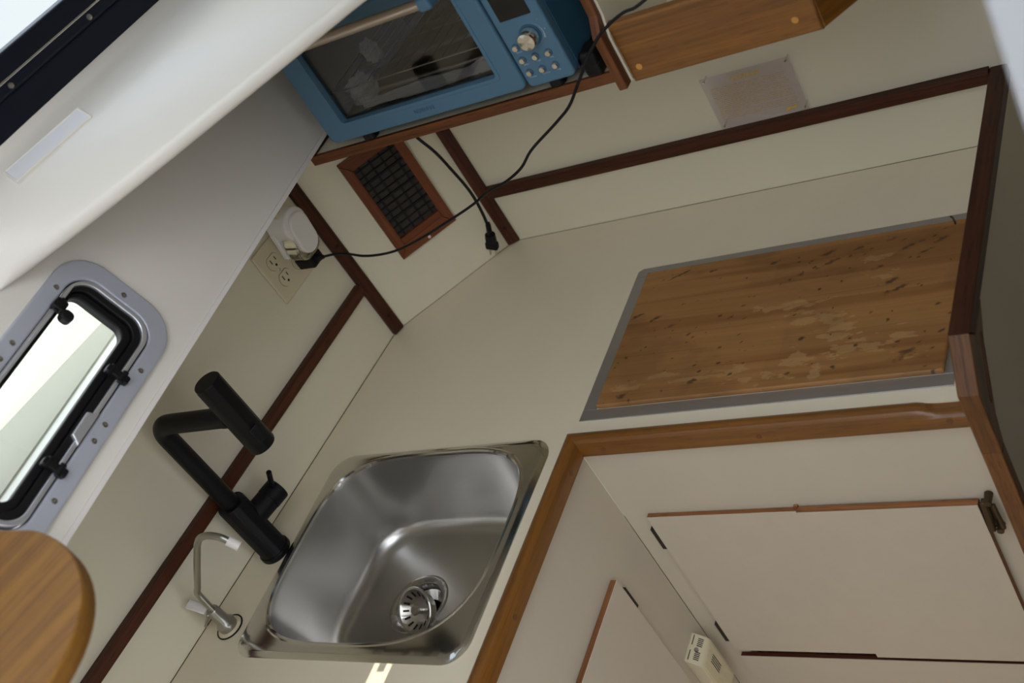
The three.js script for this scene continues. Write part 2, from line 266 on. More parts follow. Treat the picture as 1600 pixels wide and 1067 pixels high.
{ // moulded cornice between window and cabin side: it overhangs the cabin side towards the bow
  const zs = []; for (let i = 0; i <= 90; i++) zs.push(-0.0 + 2.6 * i / 90);
  const lip = (z) => { // lower edge
    if (z >= 0.92) return [sideX(z, 1.63), 1.63];
    const t = [[0.92, 0.2015, 1.63], [0.84, 0.285, 1.641], [0.74, 0.392, 1.655], [0.65, 0.478, 1.665], [0.52, 0.608, 1.68], [0.43, 0.705, 1.69], [0.3, 0.79, 1.70], [0, 0.86, 1.70]];
    let i = 0; while (i < t.length - 2 && z < t[i + 1][0]) i++; const k = (t[i][0] - z) / (t[i][0] - t[i + 1][0]); return [mix(t[i][1], t[i + 1][1], k), mix(t[i][2], t[i + 1][2], k)];
  };
  const rows = zs.map((z) => {
    const T = new THREE.Vector2(winX(z), 1.743), L = new THREE.Vector2(...lip(z)), e = L.clone().sub(T), len = e.length(); e.divideScalar(len);
    const m = new THREE.Vector2(-e.y, e.x), row = [[T.x - 0.012, 1.72], [T.x - 0.012, 1.7485]], g = clamp((L.x - sideX(z, L.y)) / 0.03), r = 0.012 * g;
    const S = [0, 0.015, 0.03, 0.045, 0.06, 0.08, 0.1, 0.12, 0.14, 0.17, 0.2, 0.25, 0.32, 0.4, 0.5, 0.6, 0.7, 0.8, 0.88, 0.94];
    for (const s of S) {
      const h = 0.006 * (1 - smooth(0.0, 0.10, s)) - 0.0015 * smooth(0.06, 0.14, s) * (1 - smooth(0.14, 0.3, s)) + 0.004 * Math.sin(Math.PI * clamp((s - 0.25) / 0.75));
      const p = T.clone().addScaledVector(e, s * (len - r)).addScaledVector(m, h); row.push([p.x, p.y]);
    }
    const c = L.clone().addScaledVector(e, -r).addScaledVector(m, -r);
    for (let a = 0; a <= 6; a++) { const q = Math.PI / 2 * (1 - a / 3.4), p = c.clone().addScaledVector(m, r * Math.sin(q)).addScaledVector(e, r * Math.cos(q)); row.push([p.x, p.y]); }
    const yb = c.y - r * 0.9; row.push([mix(c.x, sideX(z, yb), 0.4), yb + 0.004 * g]); row.push([sideX(z, yb) - 0.012, yb + 0.012 * g]);
    return row;
  });
  const nr = rows[0].length, pos = [], idx = [], uv = [];
  rows.forEach((r, i) => r.forEach((p, j) => { pos.push(p[0], p[1], zs[i]); uv.push(zs[i], j * 0.02); }));
  for (let i = 0; i < rows.length - 1; i++) for (let j = 0; j < nr - 1; j++) { const a = i * nr + j, b = a + 1, c = a + nr, d = c + 1; idx.push(a, c, b, b, c, d); }
  const g = new THREE.BufferGeometry(); g.setAttribute('position', new THREE.Float32BufferAttribute(pos, 3)); g.setAttribute('uv', new THREE.Float32BufferAttribute(uv, 2)); g.setIndex(idx); g.computeVertexNormals();
  const mg = M.gel.clone(); mg.side = THREE.DoubleSide; struct('trim_1', g, mg);
}
const SU = V(0.0777, 0, 0.99698), SV = V(-0.29149, 0.9563, 0.02272), SN = V(-0.95341, -0.29237, 0.07432);
{ // cabin side with the portlight cut out of it
  const bas = new THREE.Matrix4().makeBasis(SU, SV, SN).setPosition(0.2316, 1.4, 0.403);
  const s = poly([[-0.42, 0], [2.2, 0], [2.2, 0.345], [-0.42, 0.345]]); s.holes.push(rr(0.418, 0.05, 0.778, 0.178, 0.035, THREE.Path));
  struct('wall_cabin_side', slab(s, 0, 0.03).applyMatrix4(bas), M.paint);
  struct('trim_2', slab(poly([[-0.42, -0.004], [2.2, -0.004], [2.2, 0.003], [-0.42, 0.003]]), -0.003, 0.02).applyMatrix4(bas), M.white);
  const w = setting('window_2'); w.userData.own = true; w.applyMatrix4(bas); // local: x along, y up, z outboard
  part(w, 'flange', ring([0.389, 0.025, 0.807, 0.203, 0.055], [0.418, 0.050, 0.778, 0.179, 0.036], -0.007, 0.0, 0.003), M.alu);
  part(w, 'sash_frame', ring([0.4205, 0.0525, 0.7755, 0.1765, 0.034], [0.4275, 0.0590, 0.7685, 0.1735, 0.03], -0.010, 0.01, 0.002), M.aluBright);
  part(w, 'gasket', [ring([0.4275, 0.059, 0.7685, 0.1735, 0.03], [0.438, 0.069, 0.758, 0.1705, 0.024], -0.006, 0.016, 0.002), ring([0.438, 0.069, 0.758, 0.1705, 0.024], [0.450, 0.081, 0.746, 0.1665, 0.016], -0.001, 0.016, 0.003), ring([0.415, 0.047, 0.781, 0.1815, 0.038], [0.419, 0.051, 0.777, 0.1775, 0.035], -0.002, 0.02, 0)], M.rubber);
  part(w, 'pane', slab(rr(0.449, 0.080, 0.747, 0.168, 0.016), 0.010, 0.014), M.tint);
  for (const [x, y] of [[0.462, 0.188], [0.407, 0.113], [0.487, 0.038], [0.584, 0.038], [0.612, 0.038], [0.709, 0.038], [0.567, 0.189], [0.595, 0.189], [0.734, 0.188], [0.789, 0.113]]) part(w, 'screw', lathe([[0, 0.0012], [0.0012, 0.0004], [0.0013, 0.0018], [0.0036, 0.0012], [0.0042, 0]], V(x, y, -0.0068), V(0, 0, -1), 20), M.nickel);
  const dog = (x) => { // a pivoting dog at the top edge
    const d = part(w, 'latch', [slab(rr(x - 0.012, 0.163, x + 0.004, 0.180, 0.003), -0.020, -0.006, 0.002), cyl(V(x - 0.004, 0.172, -0.012), V(x - 0.004, 0.172, -0.022), 0.006), slab(rr(x - 0.002, 0.148, x + 0.014, 0.166, 0.0075), -0.024, -0.008, 0.003), cyl(V(x - 0.016, 0.172, -0.014), V(x + 0.006, 0.172, -0.014), 0.003)], M.rubber);
    return d;
  };
  dog(0.49); dog(0.714);
  for (const x of [0.517, 0.676]) part(w, 'hinge', [slab(rr(x - 0.007, 0.044, x + 0.005, 0.078, 0.003), -0.016, -0.004, 0.002), cyl(V(x - 0.010, 0.054, -0.014), V(x + 0.008, 0.054, -0.014), 0.004), cyl(V(x - 0.009, 0.071, -0.013), V(x + 0.007, 0.071, -0.013), 0.0035)], M.rubber);
  part(w, 'catch', slab(poly([[0.578, 0.052], [0.632, 0.052], [0.624, 0.066], [0.586, 0.066]]), -0.012, 0.0, 0.002), M.aluBright);
}
{ // the deck outside, seen through the portlight
  const z0 = -1.2, z1 = 3.2, edge = (z, o) => [sideX(z, 1.4) + o, z];
  struct('side_deck', [plan(poly([edge(z0, -0.045), edge(z1, -0.045), edge(z1, -0.42), edge(z0, -0.42)]), 1.395, 1.438)], M.deckWhite);
  struct('deck_nonskid', [plan(poly([edge(z0, -0.13), edge(z1, -0.13), edge(z1, -0.262), edge(z0, -0.262)]), 1.437, 1.441)], M.nonskid);
  struct('deck_toe_rail', [plan(poly([edge(z0, -0.42), edge(z1, -0.42), edge(z1, -0.38), edge(z0, -0.38)]), 1.437, 1.50)], M.deckWhite);
}

// mouldings on the walls
function batten(name, a, b, w, d, nrm, mat, bungs) { // flat strip on a wall; nrm points out of the wall
  const s = setting(name), up = nrm.clone(); const A = a.clone().addScaledVector(nrm, d / 2), B = b.clone().addScaledVector(nrm, d / 2), dir = b.clone().sub(a).normalize();
  part(s, 'strip', woodUV(beam(A, B, w, d, 0.0035, up), dir.toArray()), mat);
  for (const t of bungs) { const p = a.clone().lerp(b, t).addScaledVector(nrm, d); part(s, 'bung', cyl(p.clone().addScaledVector(nrm, -0.002), p.clone().addScaledVector(nrm, 0.0003), 0.0042, 0.0042, 20), M.bungDark); }
}
{
  const n1 = LN.clone().add(DN).normalize(), n2 = V(0, 0, 1).add(DN).normalize();
  const c1 = V(0.001, 0, 0.227).addScaledVector(n1, -0.003), c2 = V(0.2, 0, 0.001).addScaledVector(n2, -0.003);
  batten('trim_3', V(c1.x, 0.901, c1.z), V(c1.x, 1.395, c1.z), 0.027, 0.014, n1, M.dark, [0.09, 0.47]);
  batten('trim_4', V(c2.x - 0.0, 0.901, c2.z), V(c2.x, 1.374, c2.z), 0.027, 0.014, n2, M.dark, [0.09, 0.62]);
  // little ledges along the walls: strip with a proud top
  const ledge = (name, a, b, nrm) => {
    const s = setting(name), dir = b.clone().sub(a).normalize();
    const at = (p, y, o) => V(p.x, y, p.z).addScaledVector(nrm, o);
    part(s, 'strip', woodUV(beam(at(a, 1.0305, 0.008), at(b, 1.0305, 0.008), 0.016, 0.021, 0.002), dir.toArray()), M.dark);
    part(s, 'ledge_cap', woodUV(beam(at(a, 1.0415, 0.0075), at(b, 1.0415, 0.0075), 0.015, 0.004, 0.0015), dir.toArray()), M.dark);
  };
  ledge('trim_5', V(0.215, 0, 0), V(1.178, 0, 0), V(0, 0, 1));
  ledge('trim_6', V(wallX(0.243), 0, 0.243), V(wallX(2.55), 0, 2.55), LN);
  // fine dark joints where the worktop meets the walls
  const j = setting('trim_7');
  part(j, 'joint', [beam(V(wallX(0.24) + 0.0012, 0.9003, 0.24), V(wallX(2.55) + 0.0012, 0.9003, 2.55), 0.0013, 0.0012)], M.joint);
  part(j, 'joint', [beam(V(0.012, 0.9003, 0.215), V(0.195, 0.9003, 0.0075), 0.0010, 0.001), beam(V(0.215, 0.9002, 0.0006), V(1.177, 0.9002, 0.0006), 0.0008, 0.001)], M.joint2);
}
{ // low partition at the end of the counter: cream panel framed in dark wood
  const s = setting('wall_partition');
  part(s, 'panel', [slab(poly([[0, 0], [0.612, 0], [0.615, 0.95], [0.574, 1.021], [0, 1.021]]), 0, 0.018).applyMatrix4(new THREE.Matrix4().makeBasis(V(0, 0, 1), V(0, 1, 0), V(-1, 0, 0))).translate(1.201, 0, 0)], M.laminate);
  const zx = new THREE.Matrix4().makeBasis(V(0, 0, 1), V(0, 1, 0), V(-1, 0, 0));
  part(s, 'cap_rail', woodUV(slab(poly([[0, 1.018], [0.565, 1.018], [0.585, 1.04], [0, 1.04]]), 0, 0.0265, 0.0025).applyMatrix4(zx).translate(1.2045, 0, 0), [0, 0, 1]), M.cap);
  const slot = new THREE.Path(); { const a = [0.548, 0.998], b = [0.597, 0.934], r = 0.006, d = Math.hypot(b[0] - a[0], b[1] - a[1]), q = Math.atan2(b[1] - a[1], b[0] - a[0]); slot.absarc(b[0], b[1], r, q - Math.PI / 2, q + Math.PI / 2); slot.absarc(a[0], a[1], r, q + Math.PI / 2, q + Math.PI * 1.5); slot.closePath(); }
  const gg = poly([[0.50, 1.0177], [0.5653, 1.0177], [0.5853, 1.0397], [0.632, 0.978], [0.632, 0.87], [0.612, 0.8705], [0.6, 0.91], [0.545, 0.985]]); gg.holes.push(slot);
  part(s, 'corner_piece', woodUV(slab(gg, 0, 0.0265, 0.002).applyMatrix4(zx).translate(1.2045, 0, 0), [0, -0.8, 0.6]), M.rail);
  part(s, 'post', woodUV(slab(poly([[0.612, 0], [0.632, 0], [0.632, 0.8695], [0.612, 0.8695]]), 0, 0.0265, 0.0025).applyMatrix4(zx).translate(1.2045, 0, 0), [0, 1, 0]), M.rail);
}

// ---------------------------------------------------------------- worktop with its fiddle rails
const SINK = { x0: 0.036, x1: 0.513, z0: 0.567, z1: 0.990 };
{
  const t = thing('countertop', 'L-shaped cream laminate countertop edged with varnished teak rails', 'countertop', [0.6, 0.87, 0.3]);
  const s = poly([[wallX(0.227) + 0.001, 0.228], [0.2, 0.0015], [1.176, 0.0015], [1.176, 0.562], [0.535, 0.562], [0.535, 2.59], [wallX(2.59) + 0.001, 2.59]]);
  s.holes.push(rr(SINK.x0 + 0.012, SINK.z0 + 0.012, SINK.x1 - 0.012, SINK.z1 - 0.012, 0.03, THREE.Path));
  part(t, 'worktop', plan(s, 0.872, 0.90), M.counter);
  // rail cross-section (o: out from the worktop, y): rounded top, swept with a mitred inner corner
  const prof = (k) => { const d = 0.011 * k, r = []; r.push([0, 0.872], [0, 0.9 - d * 0.2], [0.0015 + d * 1.1, 0.9035 - d], [0.005 + d, 0.9055 - d * 0.9], [0.012 + d * 0.35, 0.9062 - d * 0.75], [0.018, 0.9045 - d * 0.6], [0.0225, 0.900 - d * 0.5], [0.0248, 0.893], [0.0252, 0.872]); return r; };
  const sweep = (place, stations) => {
    const rows = stations.map(([u, k]) => prof(k).map(([o, y]) => place(u, o, y))), n = rows[0].length, pos = [], idx = [];
    rows.forEach((r) => r.forEach((p) => pos.push(...p)));
    for (let i = 0; i < rows.length - 1; i++) for (let j = 0; j < n; j++) { const a = i * n + j, b = i * n + (j + 1) % n, c = a + n, d = b + n; idx.push(a, b, c, b, d, c); }
    for (const [r, f] of [[0, 1], [rows.length - 1, 0]]) for (let j = 1; j < n - 1; j++) idx.push(r * n, r * n + (f ? j + 1 : j), r * n + (f ? j : j + 1));
    const g = new THREE.BufferGeometry(); g.setAttribute('position', new THREE.Float32BufferAttribute(pos, 3)); g.setIndex(idx); return toCreasedNormals(g, 0.7);
  };
  const st = []; for (let x = 0.534; x < 1.09; x += 0.05) st.push([x, 0]); for (let i = 0; i <= 16; i++) { const x = 1.096 + i * 0.005; st.push([Math.min(x, 1.1775), smooth(1.096, 1.128, x)]); }
  const A = part(t, 'fiddle_rail', woodUV(sweep((u, o, y) => [Math.max(u, 0.534 + o), y, 0.561 + o], st), [1, 0, 0]), M.teak);
  const B = part(t, 'fiddle_rail', woodUV(sweep((u, o, y) => [0.534 + o, y, Math.max(u, 0.561 + o)], [[0.5615, 0], [0.7, 0], [1.4, 0], [2.59, 0]].reverse()), [0, 0, 1]), M.teak);
  for (const x of [0.602, 0.866, 1.138]) part(A, 'bung', cyl(V(x, 0.886, 0.5835), V(x, 0.886, 0.5865), 0.0045, 0.0045, 20), M.bungRed);
  for (const z of [0.632, 0.898, 1.2]) part(B, 'bung', cyl(V(0.5565, 0.886, z), V(0.5595, 0.886, z), 0.0045, 0.0045, 20), M.bungRed);
}

// ---------------------------------------------------------------- sink
{
  const cx = 0.2745, cz = 0.7785, t = thing('sink', 'square stainless steel sink with a brushed bowl and polished rim set in the cream worktop', 'sink', [cx, 0.74, cz]);
  const N = 240, hw = (SINK.x1 - SINK.x0) / 2, hh = (SINK.z1 - SINK.z0) / 2;
  const inOuter = (x, z, d) => { const a = hw - d, b = hh - d, r = 0.042 - d * 0.5, qx = Math.abs(x) - a + r, qz = Math.abs(z) - b + r; return Math.hypot(Math.max(qx, 0), Math.max(qz, 0)) + Math.min(Math.max(qx, qz), 0) < r; };
  const polar = (f, ox = 0, oz = 0) => { const out = []; for (let i = 0; i < N; i++) { const q = i / N * Math.PI * 2; let a = 0, b = 0.5; for (let k = 0; k < 26; k++) { const m = (a + b) / 2; f(m * Math.cos(q), m * Math.sin(q)) ? a = m : b = m; } out.push([cx + ox + a * Math.cos(q), cz + oz + a * Math.sin(q)]); } return out; };
  const outer = (d) => polar((x, z) => inOuter(x, z, d));
  const open = (d, n = 3.8) => polar((x, z) => { const m = x > -0.0025 && z > -0.007 ? n - 0.9 : n; return Math.pow(Math.abs(x + 0.0025) / (0.2165 - d), m) + Math.pow(Math.abs(z + 0.007) / (0.190 - d), m) < 1; });
  const drain = [0.222, 0.777], circ = (r) => { const o = []; for (let i = 0; i < N; i++) { const q = i / N * Math.PI * 2; o.push([drain[0] + r * Math.cos(q), drain[1] + r * Math.sin(q)]); } return o; };
  const loft = (rings, closeLast) => { // rings: [points, y or per-point y]
    const pos = [], uv = [], idx = []; rings.forEach(([p, y], k) => p.forEach((q, i) => { const yy = typeof y === 'function' ? y(q) : y; pos.push(q[0], yy, q[1]); uv.push(q[0] + yy * 0.3, q[1]); }));
    for (let k = 0; k < rings.length - 1; k++) for (let i = 0; i < N; i++) { const a = k * N + i, b = k * N + (i + 1) % N, c = a + N, d = b + N; idx.push(a, c, b, b, c, d); }
    const g = new THREE.BufferGeometry(); g.setAttribute('position', new THREE.Float32BufferAttribute(pos, 3)); g.setAttribute('uv', new THREE.Float32BufferAttribute(uv, 2)); g.setIndex(idx); g.computeVertexNormals(); return g;
  };
  const lerpR = (a, b, k) => a.map((p, i) => [mix(p[0], b[i][0], k), mix(p[1], b[i][1], k)]);
  const O0 = outer(0), O1 = outer(0.003), O2 = outer(0.009), O3 = outer(0.0115), I0 = open(-0.006), I1 = open(-0.0035), I2 = open(-0.001), I3 = open(0.0015);
  for (const m of [M.rim, M.bowl]) m.side = THREE.DoubleSide;
  part(t, 'rim', toCreasedNormals(loft([[O0, 0.9002], [O0, 0.9012], [O1, 0.9030], [O2, 0.9050], [O3, 0.9053], [lerpR(O3, I0, 0.15), 0.9053], [lerpR(O3, I0, 0.55), 0.9053], [I0, 0.9053], [I1, 0.9066], [I2, 0.9066], [I3, 0.9040], [open(0.0025), 0.900]]), 0.22), M.rim);
  const bowl = [[open(0.0025), 0.900], [open(0.004), 0.893], [open(0.007), 0.87]];
  for (let i = 1; i <= 5; i++) bowl.push([open(0.007 + 0.0033 * i, 3.8 - 0.04 * i), 0.87 - 0.018 * i]);
  const R = 0.03, w0 = 0.0235, yb = 0.748; for (let i = 1; i <= 8; i++) { const a = i / 8 * Math.PI / 2; bowl.push([open(w0 + R * (1 - Math.cos(a)), 3.6), 0.780 - (0.780 - yb) * Math.sin(a)]); }
  const last = open(w0 + R, 3.6), dc = circ(0.0585);
  for (let i = 1; i <= 6; i++) bowl.push([lerpR(last, dc, i / 6), yb - 0.006 * i / 6]);
  part(t, 'bowl', loft(bowl), M.bowl);
  part(t, 'drain_flange', lathe([[0.0595, 0.0], [0.058, 0.0012], [0.0555, 0.0014], [0.046, -0.003], [0.0445, -0.006], [0.043, -0.018], [0.030, -0.030], [0.026, -0.05]], V(drain[0], 0.742, drain[1])), Object.assign(M.nickel.clone(), { side: THREE.DoubleSide, color: lin(0.5, 0.49, 0.47), roughness: 0.25 }));
  part(t, 'drain_pipe', lathe([[0.027, -0.05], [0.022, -0.12], [0, -0.12]], V(drain[0], 0.742, drain[1])), Object.assign(M.gap.clone(), { side: THREE.DoubleSide }));
  // basket strainer, tipped in the drain
  const b = thing('sink_strainer', 'steel basket strainer with a knob tipped in the sink drain', 'strainer', [0.2495, 0.768, 0.8085]);
  b.userData.own = true; b.scale.setScalar(1.06); b.quaternion.setFromUnitVectors(V(0, 1, 0), V(-0.17, 1, 0.80).normalize());
  const dish = Object.assign(M.nickel.clone(), { color: lin(0.62, 0.6, 0.55), roughness: 0.3, side: THREE.DoubleSide });
  part(b, 'basket', lathe([[0, -0.0090], [0.018, -0.0090], [0.0215, -0.0075], [0.031, 0.002], [0.0335, 0.0042], [0.0365, 0.0045], [0.0378, 0.0030], [0.0372, 0.0010], [0.034, -0.0005], [0.0285, -0.008], [0.026, -0.020], [0, -0.021]], V(0, 0, 0)), dish);
  part(b, 'knob', lathe([[0, 0.0060], [0.006, 0.0056], [0.0078, 0.003], [0.0066, -0.001], [0.0048, -0.005], [0.0055, -0.009]], V(0, 0, 0)), dish);
  for (let i = 0; i < 14; i++) { const q = i / 14 * Math.PI * 2, c = Math.cos(q), s = Math.sin(q); part(b, 'slot', beam(V(0.0225 * c, -0.0060, 0.0225 * s), V(0.0295 * c, 0.0010, 0.0295 * s), 0.0030, 0.0012, 0, V(-c, 1, -s).normalize()), M.gap); }
}

// ---------------------------------------------------------------- black kitchen tap
{
  const fx = 0.0065, fz = 0.778, t = thing('faucet', 'tall matte black kitchen faucet with a pull-out spray head behind the sink', 'faucet', [fx, 0.90, fz]);
  part(t, 'body', [lathe([[0, 0], [0.0283, 0], [0.029, 0.002], [0.029, 0.009], [0.028, 0.0105], [0.0262, 0.0108], [0.0262, 0.131], [0.0252, 0.134], [0.018, 0.1345], [0, 0.1345]], V(fx, 0.90, fz))], M.matteBlack);
  // spout: up, one tight bend, out over the bowl
  const yA = 1.232, r = 0.0165, pts = [V(fx, 1.03, fz), V(fx, 1.10, fz), V(fx, 1.17, fz)], br = 0.03;
  for (let i = 0; i <= 8; i++) { const a = i / 8 * Math.PI / 2; pts.push(V(fx + br * (1 - Math.cos(a)), yA - br + br * Math.sin(a), fz)); }
  pts.push(V(fx + 0.09, yA, fz), V(0.168, yA, fz));
  part(t, 'spout', [tube(pts, r, 140, false, 28)], M.matteBlack);
  const hx = 0.196; const h = part(t, 'spray_head', [lathe([[0, 1.309], [0.0205, 1.309], [0.0222, 1.307], [0.0222, 1.168], [0.021, 1.165], [0.012, 1.164], [0, 1.164]], V(hx, 0, fz)), cyl(V(0.164, yA, fz), V(0.178, yA, fz), 0.0172, 0.0172)], M.matteBlack);
  for (let i = -2; i <= 2; i++) { const a = Math.PI / 2 + 0.75 + i * 0.13, p = V(hx + 0.0222 * Math.cos(a), 0, fz + 0.0222 * Math.sin(a)); part(h, 'rib', beam(V(p.x, 1.185, p.z), V(p.x, 1.30, p.z), 0.0016, 0.0012, 0, V(Math.cos(a), 0, Math.sin(a))), M.black); }
  { const a = 0.35, c = V(hx + 0.0222 * Math.cos(a), 1.196, fz + 0.0222 * Math.sin(a)); part(h, 'button', beam(c.clone().setY(1.182), c.clone().setY(1.212), 0.015, 0.004, 0.0015, V(Math.cos(a), 0, Math.sin(a))), M.black); }
  const ax = V(0.30, 0, -0.954), c0 = V(fx, 0.982, fz), at = (d) => c0.clone().addScaledVector(ax, d);
  part(t, 'valve', [cyl(at(0.01), at(0.050), 0.0215), cyl(at(0.050), at(0.0522), 0.0195), cyl(at(0.0522), at(0.077), 0.0222), lathe([[0.0222, 0], [0.0205, 0.002], [0, 0.0022]], at(0.077), ax)], M.matteBlack);
  const up = V(0.52, 0.854, 0.0); part(t, 'lever', [cyl(at(0.066).addScaledVector(up, 0.018), at(0.066).addScaledVector(up, 0.062), 0.0048, 0.0048, 20), lathe([[0.0048, 0], [0.004, 0.001], [0, 0.0013]], at(0.066).addScaledVector(up, 0.062), up, 20)], M.matteBlack);
}
// ---------------------------------------------------------------- small drinking-water tap
{
  const x = -0.003, z = 0.934, t = thing('water_filter_tap', 'small chrome drinking water tap with white tip on the worktop beside the black faucet', 'tap', [x, 0.90, z]);
  part(t, 'base_plate', lathe([[0, 0.0035], [0.019, 0.0035], [0.022, 0.0022], [0.0235, 0]], V(x, 0.9006, z)), M.ivorySoft);
  part(t, 'gasket_ring', lathe([[0.0235, 0], [0.0252, 0.0004], [0.0252, 0.002], [0.0238, 0.0026], [0.0228, 0.0018]], V(x, 0.9, z)), M.rubber);
  part(t, 'body', [lathe([[0, 0.004], [0.0165, 0.004], [0.0168, 0.014], [0.0145, 0.017], [0.0118, 0.022], [0.0112, 0.048], [0.0098, 0.052], [0, 0.0525]], V(x, 0.9, z))], M.nickel);
  part(t, 'spout', tube([V(x + 0.002, 0.945, z), V(x + 0.004, 0.975, z), V(x + 0.008, 0.998, z), V(0.020, 1.014, z), V(0.048, 1.045, z), V(0.095, 1.096, z), V(0.124, 1.126, z), V(0.143, 1.139, z), V(0.166, 1.143, z), V(0.186, 1.137, z), V(0.199, 1.124, z)], 0.0056, 160, false, 20), M.nickel);
  part(t, 'tip', cyl(V(0.194, 1.1295, z), V(0.206, 1.1145, z), 0.0078, 0.0078, 24), M.white, 'white plastic tip');
  part(t, 'lever', [beam(V(x - 0.004, 0.951, z + 0.006), V(x - 0.022, 0.930, z + 0.016), 0.013, 0.005, 0.002)], M.nickel);
  part(t, 'paddle', beam(V(x - 0.008, 0.954, z + 0.003), V(-0.042, 0.972, z + 0.003), 0.0175, 0.0045, 0.002), M.white, 'white plastic paddle');
}
// ---------------------------------------------------------------- inset board in its steel frame
{
  const f = thing('steel_frame', 'brushed stainless frame let into the worktop round the chopping board', 'frame', [0.845, 0.90, 0.354]);
  const F = (p, n) => part(f, 'frame_strip', plan(p, 0.9002, 0.9022, 0.0006), M.frame);
  F(poly([[0.556, 0.1705], [1.142, 0.1705], [1.142, 0.1935], [0.5475, 0.1935], [0.5475, 0.177]])); F(poly([[0.5475, 0.194], [0.572, 0.194], [0.572, 0.5125], [0.5475, 0.5125]])); F(poly([[0.5475, 0.513], [1.142, 0.513], [1.142, 0.5355], [0.5475, 0.5355]])); F(poly([[1.1285, 0.194], [1.142, 0.194], [1.142, 0.5125], [1.1285, 0.5125]]));
  const g = box(0.574, 1.128, 0.9004, 0.910, 0.192, 0.5115, 0.003), p = g.attributes.position, uv = g.attributes.uv;
  for (let i = 0; i < p.count; i++) uv.setXY(i, (p.getX(i) - 0.574) / 0.554, (0.5115 - p.getZ(i)) / 0.3195);
  const b = thing('cutting_board', 'worn and knife-marked wooden cutting board filling the steel frame in the worktop', 'cutting board', [0.851, 0.90, 0.352]);
  part(b, 'board', g, M.board);
  part(b, 'hook', [tube([V(1.112, 0.909, 0.203), V(1.112, 0.916, 0.203), V(1.110, 0.920, 0.200), V(1.107, 0.921, 0.197)], 0.0015, 20)], M.bronze, 'small bent metal hook');
}
